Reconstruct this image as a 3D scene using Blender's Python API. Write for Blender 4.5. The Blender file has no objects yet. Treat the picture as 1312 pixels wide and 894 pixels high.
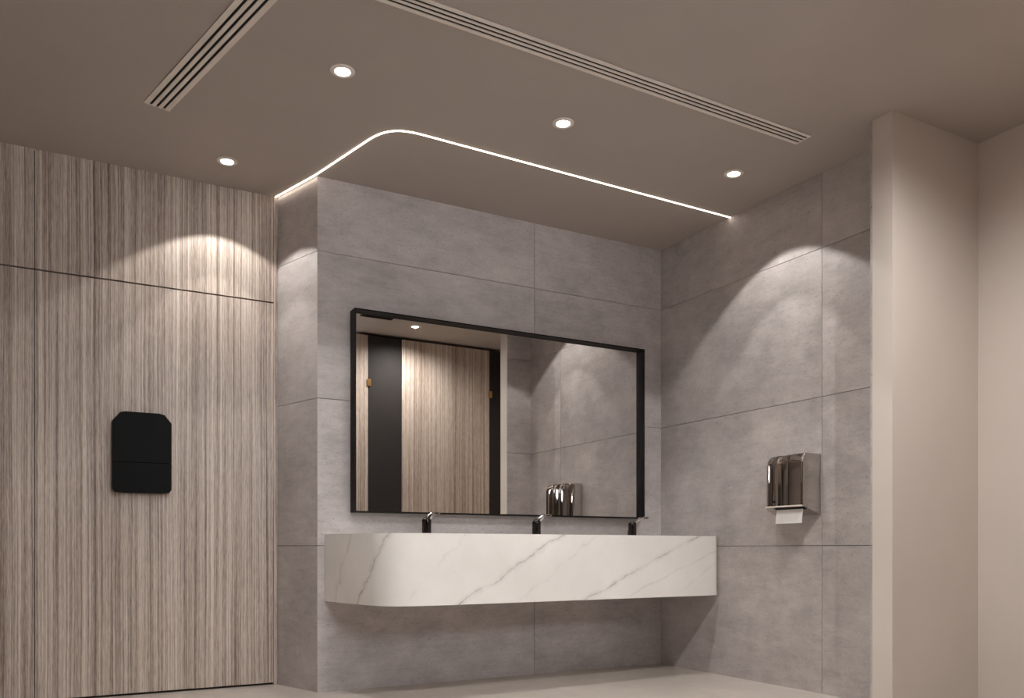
import bpy, bmesh, math, random
from mathutils import Matrix, Vector

# ------------------------------------------------------------------ camera, world, exposure
scene = bpy.context.scene
col = scene.collection
cam_data = bpy.data.cameras.new('camera')
cam = bpy.data.objects.new('camera', cam_data)
col.objects.link(cam)
cam_data.sensor_fit = 'HORIZONTAL'
cam_data.sensor_width = 36.0
cam_data.lens = 29.486
cam_data.shift_y = (703.5 - 447.0) / 1312.0
cam_data.clip_start = 0.05
cam.location = (0, 0, 0.78)
cam.rotation_euler = (math.radians(90), 0, math.radians(-28.9325))
scene.camera = cam

world = bpy.data.worlds.new('world')
scene.world = world
world.use_nodes = True
wb = world.node_tree.nodes['Background']
wb.inputs['Color'].default_value = (0.94, 0.95, 1.0, 1)
wb.inputs['Strength'].default_value = 23.0

vs = scene.view_settings
vs.view_transform = 'Standard'
vs.look = 'None'
vs.gamma = 1.0
vs.use_curve_mapping = False
vs.exposure = 0.0

SPOT_W = 24.0          # wide beam of one downlight
INNER_W = 17.0         # narrow beam of one downlight
SPOT_COL = (1.0, 0.972, 0.93)
SOFT_W = 85.0          # flood downlights: one before the cubicles, two added as unseen fill
LED_STRENGTH = 9.0

# ------------------------------------------------------------------ room measures (metres)
YB = 4.514      # face of the tiled wall behind the basin
XR = 3.657      # face of the tiled wall on the right
YW = 4.902      # face of the wood panelling
ZC = 2.814      # ceiling
XL, YR = -2.6, -1.2       # far left wall, rear wall
XE, YS = 4.08, 2.67       # wall beyond the corner step, face of the step
TH = 0.012      # tile thickness
JT = 0.003      # joint

# ------------------------------------------------------------------ material helpers
def srgb(r, g, b):
    def f(c):
        c /= 255.0
        return c / 12.92 if c <= 0.04045 else ((c + 0.055) / 1.055) ** 2.4
    return (f(r), f(g), f(b), 1)

class NT:
    def __init__(self, name):
        self.m = bpy.data.materials.new(name)
        self.m.use_nodes = True
        self.t = self.m.node_tree
        self.b = self.t.nodes['Principled BSDF']
        self.n = 0
    def add(self, kind, **kw):
        nd = self.t.nodes.new(kind)
        self.n += 1
        nd.location = (-200 * self.n, 0)
        for k, v in kw.items():
            setattr(nd, k, v)
        return nd
    def link(self, a, b):
        self.t.links.new(a, b)
    def math(self, op, a, b=None, c=None, clamp=False):
        nd = self.add('ShaderNodeMath', operation=op, use_clamp=clamp)
        for i, v in enumerate((a, b, c)):
            if v is None:
                continue
            if isinstance(v, (int, float)):
                nd.inputs[i].default_value = v
            else:
                self.link(v, nd.inputs[i])
        return nd.outputs[0]
    def pos(self):
        return self.add('ShaderNodeNewGeometry').outputs['Position']
    def mapping(self, vec, scale, loc=None):
        nd = self.add('ShaderNodeMapping')
        self.link(vec, nd.inputs['Vector'])
        nd.inputs['Scale'].default_value = scale
        if loc is not None:
            if isinstance(loc, tuple):
                nd.inputs['Location'].default_value = loc
            else:
                self.link(loc, nd.inputs['Location'])
        return nd.outputs[0]
    def noise(self, vec, scale, detail=4, rough=0.55):
        nd = self.add('ShaderNodeTexNoise')
        self.link(vec, nd.inputs['Vector'])
        nd.inputs['Scale'].default_value = scale
        nd.inputs['Detail'].default_value = detail
        nd.inputs['Roughness'].default_value = rough
        return nd.outputs['Fac']
    def ramp(self, fac, stops):
        nd = self.add('ShaderNodeValToRGB')
        self.link(fac, nd.inputs['Fac'])
        e = nd.color_ramp.elements
        while len(e) < len(stops):
            e.new(0.5)
        for el, (p, c) in zip(e, stops):
            el.position = p
            el.color = c if len(c) == 4 else (*c, 1)
        return nd.outputs['Color']
    def mix(self, fac, a, b, mode='MIX'):
        nd = self.add('ShaderNodeMix', data_type='RGBA', blend_type=mode)
        for sock, v in ((nd.inputs['Factor'], fac), (nd.inputs['A'], a), (nd.inputs['B'], b)):
            if isinstance(v, (int, float)):
                sock.default_value = v
            elif isinstance(v, tuple):
                sock.default_value = v
            else:
                self.link(v, sock)
        return nd.outputs['Result']
    def bump(self, h, strength, dist=0.002):
        nd = self.add('ShaderNodeBump')
        self.link(h, nd.inputs['Height'])
        nd.inputs['Strength'].default_value = strength
        nd.inputs['Distance'].default_value = dist
        self.link(nd.outputs['Normal'], self.b.inputs['Normal'])
    def color(self, c):
        if isinstance(c, tuple):
            self.b.inputs['Base Color'].default_value = c
        else:
            self.link(c, self.b.inputs['Base Color'])

def plain(name, rgb, rough=0.5, metal=0.0, var=0.06, scale=9.0, spec=0.5):
    """paint / metal with a little procedural unevenness"""
    n = NT(name)
    f = n.noise(n.pos(), scale, 3)
    lo = tuple(c * (1 - var) for c in rgb[:3]) + (1,)
    hi = tuple(min(1, c * (1 + var)) for c in rgb[:3]) + (1,)
    n.color(n.ramp(f, [(0.3, lo), (0.7, hi)]))
    n.b.inputs['Roughness'].default_value = rough
    n.b.inputs['Metallic'].default_value = metal
    n.b.inputs['Specular IOR Level'].default_value = spec
    return n.m

def concrete(name, base, contrast=0.22, rough=0.48, pit=0.68, rv=0.09):
    n = NT(name)
    rnd = n.add('ShaderNodeObjectInfo').outputs['Random']
    off = n.math('MULTIPLY', rnd, 37.0)
    comb = n.add('ShaderNodeCombineXYZ')
    for i in range(3):
        n.link(off, comb.inputs[i])
    p = n.pos()
    v = n.mapping(p, (1, 1, 1), comb.outputs[0])
    vs_ = n.mapping(p, (1, 1, 2.2), comb.outputs[0])
    big = n.noise(v, 2.1, 6, 0.65)
    mid = n.noise(vs_, 6.0, 10, 0.74)
    strk = n.noise(n.mapping(p, (9, 9, 55), comb.outputs[0]), 1.0, 4, 0.65)
    fine = n.noise(vs_, 60.0, 4, 0.7)
    a = n.math('ADD', n.math('MULTIPLY', strk, 0.12), n.math('MULTIPLY_ADD', big, 0.46, n.math('MULTIPLY', mid, 0.42)))
    lo = tuple(c * (1 - contrast) for c in base[:3]) + (1,)
    hi = tuple(c * (1 + contrast) for c in base[:3]) + (1,)
    c1 = n.ramp(a, [(0.38, lo), (0.50, base), (0.62, hi)])
    pits = n.ramp(fine, [(0.32, (pit, pit - .01, pit - .02, 1)), (0.43, (1, 1, 1, 1)), (0.62, (1, 1, 1, 1)), (0.75, (1.08, 1.08, 1.08, 1))])
    c2 = n.mix(1.0, c1, pits, 'MULTIPLY')
    n.color(c2)
    n.link(n.ramp(mid, [(0.3, (rough - rv,) * 3), (0.7, (rough + rv,) * 3)]), n.b.inputs['Roughness'])
    n.bump(n.math('MULTIPLY_ADD', fine, 0.6, mid), 0.12, 0.0015)
    return n.m

def wood(name):
    n = NT(name)
    p = n.pos()
    wob = n.noise(n.mapping(p, (3, 3, 0.9)), 1.0, 2)
    comb = n.add('ShaderNodeCombineXYZ')
    n.link(n.math('MULTIPLY', wob, 0.02), comb.inputs[0])
    add = n.add('ShaderNodeVectorMath', operation='ADD')
    n.link(p, add.inputs[0]); n.link(comb.outputs[0], add.inputs[1])
    q = add.outputs[0]
    s1 = n.noise(n.mapping(q, (34, 34, 0.10)), 1.0, 3, 0.55)
    s2 = n.noise(n.mapping(q, (150, 150, 0.5)), 1.0, 5, 0.7)
    s3 = n.noise(n.mapping(q, (330, 330, 16)), 1.0, 4, 0.7)
    a = n.math('ADD', n.math('MULTIPLY', s1, 0.24), n.math('ADD', n.math('MULTIPLY', s2, 0.48), n.math('MULTIPLY', s3, 0.28)))
    c = n.ramp(a, [(0.37, srgb(92, 78, 70)), (0.44, srgb(144, 128, 116)), (0.52, srgb(187, 172, 160)), (0.63, srgb(226, 215, 204))])
    n.color(c)
    n.b.inputs['Roughness'].default_value = 0.42
    n.bump(a, 0.25, 0.002)
    return n.m

def marble(name):
    n = NT(name)
    p = n.pos()
    sep = n.add('ShaderNodeSeparateXYZ'); n.link(p, sep.inputs[0])
    nz = n.math('SUBTRACT', n.noise(n.mapping(p, (1, 1, 1.4)), 7.0, 5, 0.62), 0.5)
    nz2 = n.math('SUBTRACT', n.noise(p, 42.0, 3, 0.6), 0.5)
    u = n.math('SUBTRACT', sep.outputs[0], sep.outputs[1])       # runs along the apron
    u = n.math('ADD', u, n.math('MULTIPLY', nz, 0.16))
    u = n.math('ADD', u, n.math('MULTIPLY', nz2, 0.016))
    z = sep.outputs[2]
    brk = n.noise(n.mapping(p, (1, 1, 1), (3.1, 7.7, 1.3)), 9.0, 3, 0.6)      # breaks the veins up
    veins = None
    # (u at z=0.5, slope du/dz, half width, strength)
    for u0, sl, w, st in ((-3.07, 0.62, 0.006, .55), (-2.795, 0.92, 0.008, .85), (-2.05, 1.72, 0.010, .8), (-1.275, 2.22, 0.012, 1.0),
                          (-1.02, 2.6, 0.006, .35), (-1.70, 1.4, 0.005, .22), (-0.62, 1.5, 0.004, .25), (-2.36, 1.0, 0.004, .2)):
        line = n.math('MULTIPLY_ADD', n.math('SUBTRACT', z, 0.5), sl, u0)
        d = n.math('ABSOLUTE', n.math('SUBTRACT', u, line))
        core = n.math('SUBTRACT', 1.0, n.math('DIVIDE', d, w), None, True)
        halo = n.math('MULTIPLY', n.math('SUBTRACT', 1.0, n.math('DIVIDE', d, w * 4.5), None, True), 0.30)
        v = n.math('MULTIPLY', n.math('MAXIMUM', core, halo), st)
        veins = v if veins is None else n.math('MAXIMUM', veins, v)
    bm_ = n.math('MULTIPLY', n.math('SUBTRACT', brk, 0.36), 4.0, None, True)
    veins = n.math('MULTIPLY', veins, n.math('MULTIPLY_ADD', bm_, 0.75, 0.25))
    # small flecks
    fl = n.noise(n.mapping(p, (1.0, 1.0, 2.4), (1.2, 0, 4)), 11.0, 4, 0.7)
    fl = n.math('MULTIPLY', n.math('SUBTRACT', fl, 0.70), 5.0, None, True)
    cloud = n.noise(p, 2.6, 4)
    basec = n.ramp(cloud, [(0.3, srgb(226, 222, 217)), (0.7, srgb(240, 237, 233))])
    c = n.mix(n.math('MULTIPLY', veins, 0.85), basec, srgb(120, 108, 100))
    c = n.mix(n.math('MULTIPLY', fl, 0.5), c, srgb(160, 150, 142))
    n.color(c)
    n.b.inputs['Roughness'].default_value = 0.28
    return n.m

def emit(name, rgb, strength):
    n = NT(name)
    n.b.inputs['Base Color'].default_value = (0.8, 0.8, 0.8, 1)
    n.b.inputs['Emission Color'].default_value = rgb
    n.b.inputs['Emission Strength'].default_value = strength
    return n.m

M = {}
M['tile'] = concrete('concrete_tile', srgb(184, 177, 175), 0.24)
M['grout'] = plain('dark_grout', srgb(76, 69, 65), 0.9)
M['wood'] = wood('streaked_veneer')
M['seam'] = plain('dark_seam', srgb(30, 26, 24), 0.8)
M['paint'] = plain('taupe_ceiling_paint', srgb(174, 164, 156), 0.85, 0, 0.02, 3)
M['plaster'] = plain('pale_plaster', srgb(214, 204, 197), 0.8, 0, 0.02, 3)
M['deep'] = plain('deep_taupe_plaster', srgb(104, 95, 89), 0.8, 0, 0.03, 3)
M['mid'] = plain('taupe_plaster', srgb(205, 195, 187), 0.8, 0, 0.03, 3)
M['marble'] = marble('white_marble')
M['floor'] = concrete('pale_floor_stone', srgb(194, 185, 177), 0.05, 0.24, 0.96, 0.02)
M['black'] = plain('black_metal', srgb(17, 14, 13), 0.5, 0.0, spec=0.15)
M['blackgloss'] = plain('black_plastic', srgb(7, 7, 7), 0.5, spec=0.12)
M['darkpanel'] = plain('charcoal_laminate', srgb(48, 44, 43), 0.6, spec=0.2)
M['gunmetal'] = plain('black_chrome', srgb(78, 72, 71), 0.16, 1.0)
M['chrome'] = plain('chrome', srgb(205, 200, 196), 0.07, 1.0, 0.02)
M['gold'] = plain('brass', srgb(190, 150, 96), 0.3, 1.0)
M['white'] = plain('white_metal', srgb(226, 218, 208), 0.5)
M['dark'] = plain('slot_dark', srgb(14, 11, 10), 0.9)
M['paper'] = plain('white_paper', srgb(244, 242, 240), 0.9)
M['mirror'] = plain('silvered_glass', srgb(226, 224, 222), 0.0, 1.0, 0.0)
M['led'] = emit('led_light', (1.0, 0.86, 0.72, 1), LED_STRENGTH)
M['lamp'] = emit('lamp_light', (1.0, 0.93, 0.86, 1), 25.0)
g = NT('window_glass')
tr = g.add('ShaderNodeBsdfTransparent'); gl = g.add('ShaderNodeBsdfGlossy'); mx = g.add('ShaderNodeMixShader')
gl.inputs['Roughness'].default_value = 0.02
mx.inputs[0].default_value = 0.08
g.link(tr.outputs[0], mx.inputs[1]); g.link(gl.outputs[0], mx.inputs[2])
g.link(mx.outputs[0], g.t.nodes['Material Output'].inputs['Surface'])
M['glass'] = g.m

# ------------------------------------------------------------------ mesh helpers
def link(name, me, mat, parent=None):
    o = bpy.data.objects.new(name, me)
    col.objects.link(o)
    if mat is not None and not me.materials:
        me.materials.append(M[mat])
    if parent is not None:
        o.parent = parent
        o.matrix_parent_inverse = parent.matrix_basis.inverted()
    return o

def finish(bm, name, mat, parent=None, smooth=False, bevel=0.0, segs=2):
    if bevel:
        es = [e for e in bm.edges if len(e.link_faces) == 2 and e.calc_face_angle() > 0.6]
        bmesh.ops.bevel(bm, geom=es, offset=bevel, segments=segs, profile=0.5, affect='EDGES', clamp_overlap=True)
    bmesh.ops.recalc_face_normals(bm, faces=bm.faces)
    me = bpy.data.meshes.new(name)
    bm.to_mesh(me); bm.free()
    if smooth:
        for p in me.polygons:
            p.use_smooth = True
        me.set_sharp_from_angle(angle=math.radians(35))
    return link(name, me, mat, parent)

def prism(name, foot, z0, z1, mat, parent=None, bevel=0.0, smooth=False, segs=2):
    """vertical prism on a footprint of (x, y) points"""
    bm = bmesh.new()
    a = [bm.verts.new((x, y, z0)) for x, y in foot]
    b = [bm.verts.new((x, y, z1)) for x, y in foot]
    n = len(foot)
    bm.faces.new(a[::-1]); bm.faces.new(b)
    for i in range(n):
        bm.faces.new((a[i], a[(i + 1) % n], b[(i + 1) % n], b[i]))
    return finish(bm, name, mat, parent, smooth, bevel, segs)

def box(name, lo, hi, mat, parent=None, bevel=0.0):
    return prism(name, [(lo[0], lo[1]), (hi[0], lo[1]), (hi[0], hi[1]), (lo[0], hi[1])], lo[2], hi[2], mat, parent, bevel)

def lathe(name, prof, centre, mat, parent=None, segs=32):
    """prof: list of (r, z); closed where r == 0"""
    bm = bmesh.new()
    rings = []
    for r, z in prof:
        if r < 1e-6:
            rings.append([bm.verts.new((centre[0], centre[1], centre[2] + z))])
        else:
            rings.append([bm.verts.new((centre[0] + r * math.cos(t), centre[1] + r * math.sin(t), centre[2] + z))
                          for t in [2 * math.pi * k / segs for k in range(segs)]])
    for a, b in zip(rings, rings[1:]):
        for k in range(segs):
            k2 = (k + 1) % segs
            f = []
            for q in ((a, k), (a, k2), (b, k2), (b, k)):
                vtx = q[0][0] if len(q[0]) == 1 else q[0][q[1]]
                if vtx not in f:
                    f.append(vtx)
            if len(f) > 2:
                bm.faces.new(f)
    return finish(bm, name, mat, parent, True)

def loft(name, rings, mat, parent=None, smooth=True, cap=True):
    """rings: list of equal-length closed loops of 3-D points"""
    bm = bmesh.new()
    R_ = [[bm.verts.new(p) for p in r] for r in rings]
    n = len(R_[0])
    for a, b in zip(R_, R_[1:]):
        for i in range(n):
            bm.faces.new((a[i], a[(i + 1) % n], b[(i + 1) % n], b[i]))
    if cap:
        bm.faces.new(R_[0][::-1]); bm.faces.new(R_[-1])
    return finish(bm, name, mat, parent, smooth)

def empty(name, loc, label=None, cat=None, group=None, rotz=0.0):
    o = bpy.data.objects.new(name, None)
    col.objects.link(o)
    o.location = loc
    o.rotation_euler = (0, 0, rotz)
    o.empty_display_size = 0.1
    return tag(o, label, cat, group)

def tag(o, label=None, cat=None, group=None, kind=None):
    if label: o['label'] = label
    if cat: o['category'] = cat
    if group: o['group'] = group
    if kind: o['kind'] = kind
    return o

def struct(o, label, cat):
    return tag(o, label, cat, None, 'structure')

# ------------------------------------------------------------------ room shell
struct(box('floor', (XL, YR, -0.12), (5.2, 5.3, 0.0), 'floor'), 'pale polished stone floor of the washroom', 'floor')
struct(box('ceiling', (XL, YR, ZC), (5.2, 5.3, ZC + 0.14), 'paint'), 'taupe painted flat ceiling over the washroom', 'ceiling')

ROWS = [(0.0, 0.80), (0.80, 1.605), (1.605, 2.408), (2.408, ZC)]
P0, P1 = (1.283, YB), (1.160, YW)         # outer corner and inner end of the angled return

def lerp(a, b, t):
    return (a[0] + (b[0] - a[0]) * t, a[1] + (b[1] - a[1]) * t)

# back wall: core + tiles
nx, ny = (P1[1] - P0[1]), -(P1[0] - P0[0])       # normal of the return, pointing into the core
ln = math.hypot(nx, ny); nx, ny = nx / ln, ny / ln
C0 = (P0[0] + TH * 1.25, YB + TH)                # mitred inner corner
C1 = (P1[0] + nx * TH, P1[1] + ny * TH)
wall_back = struct(prism('wall_back', [C0, (XR, YB + TH), (XR, 5.2), (C1[0] + .02, 5.2)], 0, ZC, 'grout'),
                   'grey concrete tile wall behind the marble vanity and mirror', 'wall')
SX = 2.655
for z0, z1 in ROWS:
    a, b = z0 + (JT / 2 if z0 else 0), z1 - (JT / 2 if z1 < ZC else 0)
    prism('tile', [P0, (SX - JT / 2, YB), (SX - JT / 2, YB + TH), C0], a, b, 'tile', wall_back)
    prism('tile', [(SX + JT / 2, YB), (XR, YB), (XR, YB + TH), (SX + JT / 2, YB + TH)], a, b, 'tile', wall_back)

# the angled return between panelling and vanity wall
wall_left = struct(prism('wall_left', [(C0[0], C0[1]), (C0[0] + .004, C0[1] + .02), (C1[0] + .03, C1[1] + .02), C1], 0, ZC, 'grout'),
                   'narrow angled grey tile return beside the wood panelling', 'wall')
for z0, z1 in ROWS:
    a, b = z0 + (JT / 2 if z0 else 0), z1 - (JT / 2 if z1 < ZC else 0)
    prism('tile', [P0, C0, C1, P1], a, b, 'tile', wall_left)

# right wall
wall_right = struct(box('wall_right', (XR + TH, YS - 0.1, 0), (XR + 0.2, 5.2, ZC), 'grout'), 'grey concrete tile wall carrying the chrome towel dispenser', 'wall')
SY = 3.155
for z0, z1 in ROWS:
    a, b = z0 + (JT / 2 if z0 else 0), z1 - (JT / 2 if z1 < ZC else 0)
    box('tile', (XR, SY + JT / 2, a), (XR + TH, YB, b), 'tile', wall_right)
    box('tile', (XR, YS, a), (XR + TH, SY - JT / 2, b), 'tile', wall_right)

# wall stub that steps out of the right wall: tiled towards the mirror, plastered elsewhere
XS = 3.425
wall_stub = struct(box('wall_step', (XS, YS - 0.12, 0), (XE + 0.1, YS - TH, ZC), 'plaster'), 'pale plaster wall stub beside the tiled wall', 'wall')
for z0, z1 in ROWS:
    a, b = z0 + (JT / 2 if z0 else 0), z1 - (JT / 2 if z1 < ZC else 0)
    box('tile', (XS, YS - TH, a), (XR, YS, b), 'tile', wall_stub)
struct(box('wall_far_right', (XE, -0.3, 0), (XE + 0.15, YS - 0.12, ZC), 'plaster'), 'pale plaster wall at the end of the cubicles', 'wall')
struct(box('wall_far_left', (XL - 0.15, YR, 0), (XL, 5.2, ZC), 'mid'), 'pale plaster wall at the open end of the washroom', 'wall')

# wood panelled wall
wall_wood = struct(box('wall_front', (XL, YW + 0.022, 0), (C1[0] + 0.02, 5.2, ZC), 'seam'), 'brown streaked wood panelled wall beside the tiled return', 'wall')
px_edges = [1.138, -0.062, -1.262, XL]
for xa, xb in zip(px_edges, px_edges[1:]):
    for z0, z1 in ((0.012, 2.198), (2.206, ZC)):
        box('wood_panel', (xb + 0.003, YW, z0), (xa - 0.001, YW + 0.022, z1), 'wood', wall_wood)
trim = struct(box('trim_1', (1.1385, YW - 0.006, 0.0), (1.1585, YW + 0.021, ZC), 'wood'), 'slim wood edge strip where panelling meets tile', 'trim')

# rear wall; its unseen window is added as daylight fill from behind the camera
WX0, WX1, WZ0, WZ1 = 0.8, 2.4, 1.95, 2.72
wall_rear = bmesh.new()
for lo, hi in (((XL, YR - 0.15, 0), (WX0, YR, ZC)), ((WX1, YR - 0.15, 0), (2.6, YR, ZC)),
               ((WX0, YR - 0.15, 0), (WX1, YR, WZ0)), ((WX0, YR - 0.15, WZ1), (WX1, YR, ZC))):
    bmesh.ops.create_cube(wall_rear, size=1.0, matrix=Matrix.Translation([(lo[i] + hi[i]) / 2 for i in range(3)]) @ Matrix.Diagonal([hi[i] - lo[i] for i in range(3)] + [1]))
struct(finish(wall_rear, 'wall_rear', 'deep'), 'deep taupe plaster wall with an added fill window facing the vanity', 'wall')
win = struct(empty('fill_window_1', ((WX0 + WX1) / 2, YR - 0.08, WZ0)), 'unseen wide window added to fill the washroom with daylight', 'window')
fw = 0.05
box('fill_window_frame', (WX0, YR - 0.11, WZ0), (WX1, YR - 0.05, WZ0 + fw), 'white', win)
box('fill_window_frame', (WX0, YR - 0.11, WZ1 - fw), (WX1, YR - 0.05, WZ1), 'white', win)
for x in (WX0, WX0 + 0.8 - fw / 2, WX1 - fw):
    box('fill_window_frame', (x, YR - 0.11, WZ0 + fw), (x + fw, YR - 0.05, WZ1 - fw), 'white', win)
for k in range(2):
    box('pane', (WX0 + 0.8 * k + 0.03, YR - 0.085, WZ0 + fw), (WX0 + 0.8 * (k + 1) - 0.03, YR - 0.079, WZ1 - fw), 'glass', win)
struct(box('wall_side', (2.5, YR, 0), (2.6, -0.3, ZC), 'deep'), 'deep taupe plaster wall at the side of the added window', 'wall')
struct(box('wall_behind', (2.6, -0.3, 0), (XE, -0.2, ZC), 'plaster'), 'pale plaster wall closing off the cubicles', 'wall')

# ------------------------------------------------------------------ marble vanity
VZ0, VZ1 = 0.496, 0.861
def vanity_outline():
    pts = [(1.324, YB - 0.0015)]
    pts += [(1.362, 4.31), (1.395, 4.175)]
    # rounded front-left corner
    ctrl = [(1.424, 4.058), (1.452, 3.945), (1.535, 3.886), (1.72, 3.889)]
    for k in range(17):
        t = k / 16
        w = ((1 - t) ** 3, 3 * t * (1 - t) ** 2, 3 * t * t * (1 - t), t ** 3)
        pts.append((sum(w[i] * ctrl[i][0] for i in range(4)), sum(w[i] * ctrl[i][1] for i in range(4))))
    pts += [(2.2, 3.900), (2.7, 3.912), (3.2, 3.924)]
    r = 0.06
    cxr, cyr = XR - r - 0.001, 3.932 + r
    for k in range(9):
        t = -math.pi / 2 + math.pi / 2 * k / 8
        pts.append((cxr + r * math.cos(t), cyr + r * math.sin(t)))
    pts.append((XR - 0.001, YB - 0.0015))
    return pts
van = empty('marble_vanity', (2.5, 4.2, VZ0), 'long white marble vanity with grey veins, fixed below the black framed mirror', 'vanity')
out = vanity_outline()
bm = bmesh.new()
n = len(out)
vb = [bm.verts.new((x, y, VZ0)) for x, y in out]
vt = [bm.verts.new((x, y, VZ1)) for x, y in out]
bm.faces.new(vb[::-1])
for i in range(n):
    bm.faces.new((vb[i], vb[(i + 1) % n], vt[(i + 1) % n], vt[i]))
# top with one long trough let into it
BX0, BX1, BY0, BY1, BZ = 1.62, 3.52, 3.98, 4.30, 0.74
hole = [(BX0, BY0), (BX1, BY0 + 0.02), (BX1, BY1), (BX0, BY1)]
hv = [bm.verts.new((x, y, VZ1)) for x, y in hole]
edges = [bm.edges.get((vt[i], vt[(i + 1) % n])) for i in range(n)]
edges += [bm.edges.new((hv[i], hv[(i + 1) % 4])) for i in range(4)]
bmesh.ops.triangle_fill(bm, use_beauty=True, use_dissolve=False, edges=edges)
hb = [bm.verts.new((x * 0.97 + 0.03 * 2.57, y * 0.97 + 0.03 * 4.14, BZ)) for x, y in hole]
for i in range(4):
    bm.faces.new((hv[i], hv[(i + 1) % 4], hb[(i + 1) % 4], hb[i]))
bm.faces.new(hb)
finish(bm, 'vanity_body', 'marble', van, True)
for x in (1.872, 2.594, 3.316):
    lathe('drain', [(0, 0.004), (0.016, 0.004), (0.024, 0.0035), (0.028, 0.001), (0.028, 0.0)], (x, 4.14, BZ), 'chrome', van, 24)

# ------------------------------------------------------------------ mirror
MX0, MX1, MZ0, MZ1, MYF = 1.469, 3.455, 0.984, 2.103, 4.434
mir = empty('framed_mirror', ((MX0 + MX1) / 2, YB, MZ0), 'wide mirror in a deep black metal frame above the vanity', 'mirror')
ft = 0.007
box('frame', (MX0, MYF, MZ0), (MX0 + ft, YB, MZ1), 'black', mir)
box('frame', (MX1 - ft, MYF, MZ0), (MX1, YB, MZ1), 'black', mir)
box('frame', (MX0 + ft, MYF, MZ0), (MX1 - ft, YB, MZ0 + ft), 'black', mir)
box('frame', (MX0 + ft, MYF, MZ1 - ft), (MX1 - ft, YB, MZ1), 'black', mir)
box('mirror_glass', (MX0 + ft, 4.475, MZ0 + ft), (MX1 - ft, 4.481, MZ1 - ft), 'mirror', mir)
box('backing_board', (MX0 + ft, 4.482, MZ0 + ft), (MX1 - ft, YB, MZ1 - ft), 'black', mir)

# ------------------------------------------------------------------ taps
def make_tap(x, y, z):
    t = empty('basin_tap', (x, y, z), None, 'tap', 'taps along the marble vanity')
    lathe('base_ring', [(0, 0), (0.033, 0), (0.033, 0.004), (0.0275, 0.006), (0, 0.006)], (x, y, z), 'gunmetal', t)
    # body with a slanted top
    segs = 32
    rings = []
    for zz, r, sl in ((0.006, 0.0265, 0), (0.076, 0.0265, 0), (0.084, 0.0265, .10), (0.088, 0.0235, .16)):
        rings.append([(x + r * math.cos(a), y + r * math.sin(a), z + zz + sl * r * math.sin(a) * -1.0)
                      for a in [2 * math.pi * k / segs for k in range(segs)]])
    loft('body', rings, 'gunmetal', t)
    # chrome neck rising to the flat open spout
    rings = []
    for dy, dz, w, h in ((0.012, 0.087, 0.020, 0.018), (-0.010, 0.090, 0.021, 0.018), (-0.030, 0.095, 0.019, 0.016), (-0.055, 0.104, 0.017, 0.014),
                         (-0.085, 0.113, 0.019, 0.014), (-0.110, 0.117, 0.023, 0.016), (-0.140, 0.118, 0.023, 0.016)):
        ring = []
        for k in range(12):
            a = 2 * math.pi * k / 12
            ca, sa = math.cos(a), math.sin(a)
            ring.append((x + w * math.copysign(abs(ca) ** .6, ca), y + dy, z + dz + h * .5 * math.copysign(abs(sa) ** .6, sa)))
        rings.append(ring)
    sp = loft('spout', rings, 'chrome', t)
    box('outlet', (x - 0.012, y - 0.1415, z + 0.1150), (x + 0.012, y - 0.1402, z + 0.1210), 'dark', sp)
    rod = lathe('lift_rod', [(0, 0), (0.003, 0), (0.003, 0.030), (0, 0.030)], (x - 0.004, y + 0.040, z), 'gunmetal', t, 12)
    lathe('rod_knob', [(0, 0.030), (0.006, 0.031), (0.007, 0.036), (0.005, 0.041), (0, 0.042)], (x - 0.004, y + 0.040, z), 'chrome', rod, 16)
    return t

def copy_tree(o, parent=None):
    c = o.copy(); col.objects.link(c)
    if parent is not None:
        c.parent = parent
        c.matrix_parent_inverse = o.matrix_parent_inverse.copy()
    for ch in list(o.children):
        copy_tree(ch, c)
    return c
tap = make_tap(1.872, 4.385, VZ1)
tap['label'] = 'black chrome basin tap at the rounded end of the vanity'
for x, lb in ((2.594, 'black chrome basin tap at the middle of the vanity, between two others'),
              (3.316, 'black chrome basin tap at the vanity end by the dispenser wall')):
    c = copy_tree(tap); c.location.x = x; c['label'] = lb

# ------------------------------------------------------------------ chrome towel dispenser on the right wall
DY0, DY1, DZ0, DZ1, DD = 3.161, 3.470, 1.012, 1.296, 0.142
dis = empty('towel_dispenser', (XR, (DY0 + DY1) / 2, DZ0), 'polished chrome paper towel dispenser on the tiled wall above the seam', 'dispenser')
# plan profile: (y, distance from wall), near edge first
prof = [(DY0, 0.0), (DY0, DD - 0.004), (DY0 + 0.004, DD), (DY0 + 0.012, DD + 0.001), (DY0 + 0.070, DD + 0.002), (DY0 + 0.092, DD + 0.001), (DY0 + 0.098, DD - 0.016),
        (DY0 + 0.103, DD - 0.003), (DY0 + 0.120, DD), (DY0 + 0.146, DD - 0.003), (DY0 + 0.156, DD - 0.024), (DY0 + 0.172, DD - 0.026), (DY0 + 0.182, DD - 0.008),
        (DY0 + 0.200, DD - 0.002), (DY0 + 0.222, DD - 0.006), (DY0 + 0.230, DD - 0.022), (DY0 + 0.240, DD - 0.010), (DY0 + 0.262, DD - 0.014), (DY0 + 0.284, DD - 0.030), (DY0 + 0.300, DD - 0.052),
        (DY0 + 0.309, DD - 0.085), (DY0 + 0.312, 0.0)]
def dis_ring(z, back, side, tilt=0.0):
    r = []
    for y, d in prof:
        dd = max(0.0, d - back * (d > 0))
        yy = DY1 - (DY1 - y) * 1.0
        yy = yy - side * max(0.0, (y - DY0 - 0.18) / 0.13) if side else yy
        r.append((XR - 0.0015 - dd, yy, z - tilt * (1 - d / DD)))
    return r
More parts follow.
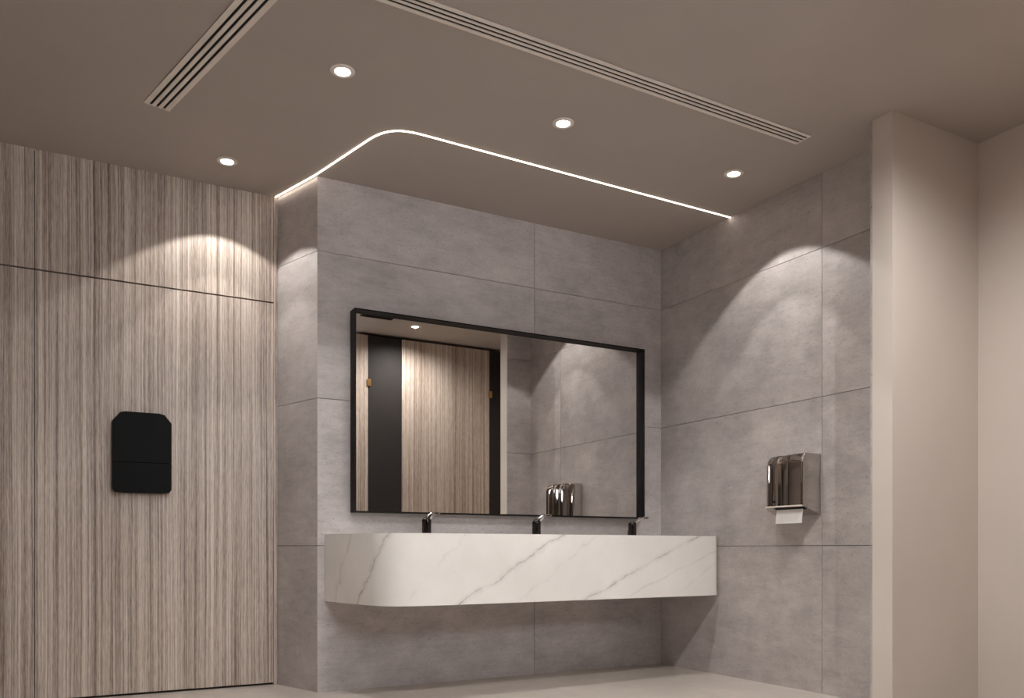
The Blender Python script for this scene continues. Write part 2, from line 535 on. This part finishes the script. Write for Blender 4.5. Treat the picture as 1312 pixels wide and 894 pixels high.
rings = [dis_ring(DZ0, 0.010, 0.0, 0.046), dis_ring(DZ0 + 0.006, 0.0, 0, 0.046), dis_ring(DZ0 + 0.10, 0.0, 0), dis_ring(DZ1 - 0.050, 0.0, 0),
         dis_ring(DZ1 - 0.034, 0.003, 0.003), dis_ring(DZ1 - 0.014, 0.010, 0.006), dis_ring(DZ1, 0.026, 0.012)]
bm = bmesh.new()
RR = [[bm.verts.new(p) for p in r] for r in rings]
for a, b in zip(RR, RR[1:]):
    for i in range(len(prof)):
        bm.faces.new((a[i], a[(i + 1) % len(prof)], b[(i + 1) % len(prof)], b[i]))
bm.faces.new(RR[0][::-1]); bm.faces.new(RR[-1])
body = finish(bm, 'cover', 'chrome', dis, True)
lathe('lock', [(0, 0), (0.007, 0), (0.007, 0.004), (0, 0.004)], (0, 0, 0), 'black', body, 16).matrix_basis = \
    Matrix.Translation((XR - DD + 0.004, DY0 + 0.20, DZ0 + 0.03)) @ Matrix.Rotation(math.radians(-90), 4, 'Y')
bm = bmesh.new()
def under(d):
    return DZ0 - 0.046 * (1 - d / DD) - 0.0006
vv = [bm.verts.new((XR - d, y, under(d) - t)) for t in (0, 0.002) for d, y in ((0.096, DY0 + 0.012), (0.126, DY0 + 0.012), (0.126, DY1 - 0.09), (0.096, DY1 - 0.09))]
for f in ((0, 1, 2, 3), (7, 6, 5, 4), (0, 4, 5, 1), (1, 5, 6, 2), (2, 6, 7, 3), (3, 7, 4, 0)):
    bm.faces.new([vv[k] for k in f])
finish(bm, 'slot', 'dark', body)
box('lip', (XR - DD - 0.004, DY0 + 0.004, DZ0 - 0.002), (XR - DD + 0.012, DY0 + 0.262, DZ0 + 0.006), 'white', body, 0.002)
# towel sheet hanging out, a little bowed
bm = bmesh.new()
ny_, nz_ = 7, 6
grid = [[bm.verts.new((XR - 0.112 - 0.010 * math.sin(j / (nz_ - 1) * 1.4), 3.185 + 0.185 * i / (ny_ - 1), 0.9975 - 0.0765 * j / (nz_ - 1))) for i in range(ny_)] for j in range(nz_)]
back = [[bm.verts.new((v.co.x + 0.002, v.co.y, v.co.z)) for v in row] for row in grid]
for G in (grid, back):
    for j in range(nz_ - 1):
        for i in range(ny_ - 1):
            bm.faces.new((G[j][i], G[j][i + 1], G[j + 1][i + 1], G[j + 1][i]))
rim = [(0, i) for i in range(ny_)] + [(j, ny_ - 1) for j in range(1, nz_)] + [(nz_ - 1, i) for i in range(ny_ - 2, -1, -1)] + [(j, 0) for j in range(nz_ - 2, 0, -1)]
for (a, b), (c, d) in zip(rim, rim[1:] + rim[:1]):
    bm.faces.new((grid[a][b], grid[c][d], back[c][d], back[a][b]))
tag(finish(bm, 'paper_towel', 'paper', None, True), 'white paper towel hanging out of the chrome dispenser', 'paper towel')

# ------------------------------------------------------------------ black dispenser on the wood panelling
KX0, KX1, KZ0, KZ1 = 0.295, 0.583, 1.08, 1.508
kd = empty('washroom_dispenser', ((KX0 + KX1) / 2, YW, KZ0), 'black wall dispenser with clipped corners on the wood panelling', 'dispenser')
def wall_plate(name, pts, y0, y1, mat, parent, bevel=0.004):
    bm = bmesh.new()
    a = [bm.verts.new((x, y0, z)) for x, z in pts]; b = [bm.verts.new((x, y1, z)) for x, z in pts]
    bm.faces.new(a); bm.faces.new(b[::-1])
    for i in range(len(pts)):
        j = (i + 1) % len(pts)
        bm.faces.new((a[i], b[i], b[j], a[j]))
    return finish(bm, name, mat, parent, True, bevel)
KS = 1.240
wall_plate('lid', [(KX0, KS + .003), (KX1, KS + .003), (KX1, KZ1 - .05), (KX1 - .035, KZ1 - .006), (KX1 - .06, KZ1), (KX0 + .06, KZ1), (KX0 + .035, KZ1 - .006), (KX0, KZ1 - .05)], YW - 0.045, YW, 'blackgloss', kd)
wall_plate('body', [(KX0 + .012, KZ0 + .004), (KX0 + .05, KZ0), (KX1 - .05, KZ0), (KX1 - .012, KZ0 + .004), (KX1, KZ0 + .02), (KX1, KS), (KX0, KS), (KX0, KZ0 + .02)], YW - 0.045, YW, 'blackgloss', kd)

# ------------------------------------------------------------------ LED line in the ceiling
path = [(1.146, YW), (1.268, 4.508), (1.340, 4.205), (1.386, 4.01)]
ctrl = [(1.386, 4.01), (1.420, 3.862), (1.468, 3.806), (1.62, 3.812)]
for k in range(1, 19):
    t = k / 18
    w = ((1 - t) ** 3, 3 * t * (1 - t) ** 2, 3 * t * t * (1 - t), t ** 3)
    path.append((sum(w[i] * ctrl[i][0] for i in range(4)), sum(w[i] * ctrl[i][1] for i in range(4))))
path += [(2.3, 3.826), (3.0, 3.838), (XR, 3.850)]
def ribbon(name, pts, half, z0, z1, mat, parent=None):
    L, Rr = [], []
    for i, p in enumerate(pts):
        a = pts[max(0, i - 1)]; b = pts[min(len(pts) - 1, i + 1)]
        dx, dy = b[0] - a[0], b[1] - a[1]; l = math.hypot(dx, dy)
        ox, oy = -dy / l * half, dx / l * half
        L.append((p[0] + ox, p[1] + oy)); Rr.append((p[0] - ox, p[1] - oy))
    bm = bmesh.new()
    vv = [[bm.verts.new((q[0], q[1], z)) for q in S] for S in (L, Rr) for z in (z0, z1)]   # L0 L1 R0 R1
    for i in range(len(pts) - 1):
        for a, b in ((0, 1), (1, 3), (3, 2), (2, 0)):
            bm.faces.new((vv[a][i], vv[b][i], vv[b][i + 1], vv[a][i + 1]))
    for i in (0, -1):
        bm.faces.new((vv[0][i], vv[1][i], vv[3][i], vv[2][i]))
    return finish(bm, name, mat, parent)
led = empty('led_strip_light', (2.4, 3.83, ZC), 'glowing LED line curving across the ceiling above the vanity', 'light strip')
ribbon('diffuser', path, 0.0038, ZC - 0.004, ZC, 'led', led)
ribbon('channel', [(x, y) for x, y in path], 0.0060, ZC - 0.0015, ZC, 'white', led)

# ------------------------------------------------------------------ linear air diffusers in the ceiling
def linear_diffuser(name, centre, length, rot, width, label):
    t = empty(name, (centre[0], centre[1], ZC), label, 'air vent', 'slot diffusers in the ceiling')
    z1 = ZC
    parts = []
    def lbox(nm, lo, hi, mat):
        o = box(nm, lo, hi, mat)
        parts.append(o)
    h = length / 2
    lbox('plenum', (-h + 0.003, -width / 2 + 0.004, -0.0015), (h - 0.003, width / 2 - 0.004, 0), 'dark')
    slot = 0.012
    bar = (width - 3 * slot - 0.012) / 4
    y = -width / 2
    for k in range(4):
        bw = bar + (0.006 if k in (0, 3) else 0)
        lbox('bar', (-h, y, -0.0045), (h, y + bw, -0.0015), 'white')
        y += bw + slot
    lbox('end_cap', (-h - 0.004, -width / 2, -0.0046), (-h, width / 2, 0), 'white')
    lbox('end_cap', (h, -width / 2, -0.0046), (h + 0.004, width / 2, 0), 'white')
    for o in parts:
        o.parent = t
    t.rotation_euler = (0, 0, rot)
    return t
# long one parallel to the vanity wall
linear_diffuser('slot_diffuser', ((3.279 + 0.98) / 2, 2.926), 2.30, math.radians(0.9), 0.098, 'long pale three slot ceiling diffuser running parallel to the mirror wall')
ang = math.atan2(4.177 - 3.141, 0.492 - 0.742)
dx, dy = math.cos(ang), math.sin(ang)
Lq = 2.2
ex, ey = 0.492 - 0.058 * dy * 1.0, 4.170 + 0.058 * dx
linear_diffuser('slot_diffuser', (ex - dx * Lq / 2, ey - dy * Lq / 2), Lq, ang, 0.116, 'pale three slot ceiling diffuser pointing at the wood panelling')

# ------------------------------------------------------------------ recessed downlights
def downlight(x, y, label, soft=False):
    t = empty('recessed_downlight', (x, y, ZC), label, 'downlight', 'recessed downlights in the ceiling')
    lathe('trim_ring', [(0.031, -0.001), (0.034, -0.006), (0.047, -0.006), (0.052, -0.003), (0.052, 0.0), (0.031, 0.0), (0.031, -0.001)], (x, y, ZC), 'white', t, 40)
    lathe('lens', [(0, -0.003), (0.026, -0.003), (0.031, -0.002), (0.031, 0.0), (0, 0.0)], (x, y, ZC), 'lamp', t, 40)
    beams = (('beam', 160, 1.0, SOFT_W),) if soft else (('beam', 103, 0.14, SPOT_W), ('inner_beam', 70, 0.18, INNER_W))
    for nm, size, blend, w in beams:
        ld = bpy.data.lights.new(nm, 'SPOT')
        ld.energy = w; ld.color = SPOT_COL
        ld.spot_size = math.radians(size); ld.spot_blend = blend
        ld.shadow_soft_size = 0.008
        o = bpy.data.objects.new(nm, ld); col.objects.link(o)
        o.location = (x, y, ZC - 0.010)
        o.parent = t; o.matrix_parent_inverse = t.matrix_basis.inverted()
    return t
downlight(1.095, 3.470, 'round downlight beyond the curved corner of the LED line')
downlight(2.150, 3.385, 'round downlight between the LED line and the long diffuser')
downlight(3.247, 3.393, 'round downlight close to the tiled dispenser wall')
downlight(0.820, 4.568, 'round downlight close to the wood panelled wall')
downlight(2.931, 1.82, 'round downlight in front of the wooden cubicles, seen in the mirror', True)
downlight(1.85, 1.82, 'added fill downlight, out of view opposite the mirror', True)  # unseen lamp, added to brighten the vanity wall from the front

downlight(0.77, 1.82, 'added fill downlight, out of view opposite the wood panelling', True)  # unseen lamp, added to lift the panelling and the vanity's left end

# ------------------------------------------------------------------ cubicles (seen in the mirror)
CYF = 1.42
CH = 2.785
cub = empty('toilet_cubicle', (3.3, CYF, 0), 'wood and charcoal cubicle front facing the mirror', 'cubicle')
def face_panel(nm, x0, x1, mat, inset=0.0):
    return box(nm, (x0, CYF - 0.03 - inset, 0.0), (x1, CYF - inset, CH), mat, cub)
face_panel('side_pilaster', 2.505, 2.620, 'wood')
face_panel('dark_panel', 2.622, 2.958, 'darkpanel', 0.004)
face_panel('cubicle_door', 2.960, 3.900, 'wood')
face_panel('dark_panel', 3.902, XE - 0.05, 'darkpanel', 0.004)
box('cubicle_partition', (2.505, -0.2, 0.0), (2.535, CYF - 0.03, CH), 'wood', cub)
for x in (2.612, 3.892):
    box('hinge', (x, CYF, 2.31), (x + 0.034, CYF + 0.012, 2.375), 'gold', cub, 0.002)
vent = empty('ceiling_vent', (2.51, 2.0, ZC), 'dark square ceiling vent in front of the cubicles', 'air vent')
box('vent_frame', (2.37, 1.93, ZC - 0.008), (2.66, 2.06, ZC), 'darkpanel', vent, 0.002)
for k in range(5):
    box('louvre', (2.385, 1.943 + 0.023 * k, ZC - 0.012), (2.645, 1.953 + 0.023 * k, ZC - 0.0081), 'black', vent)
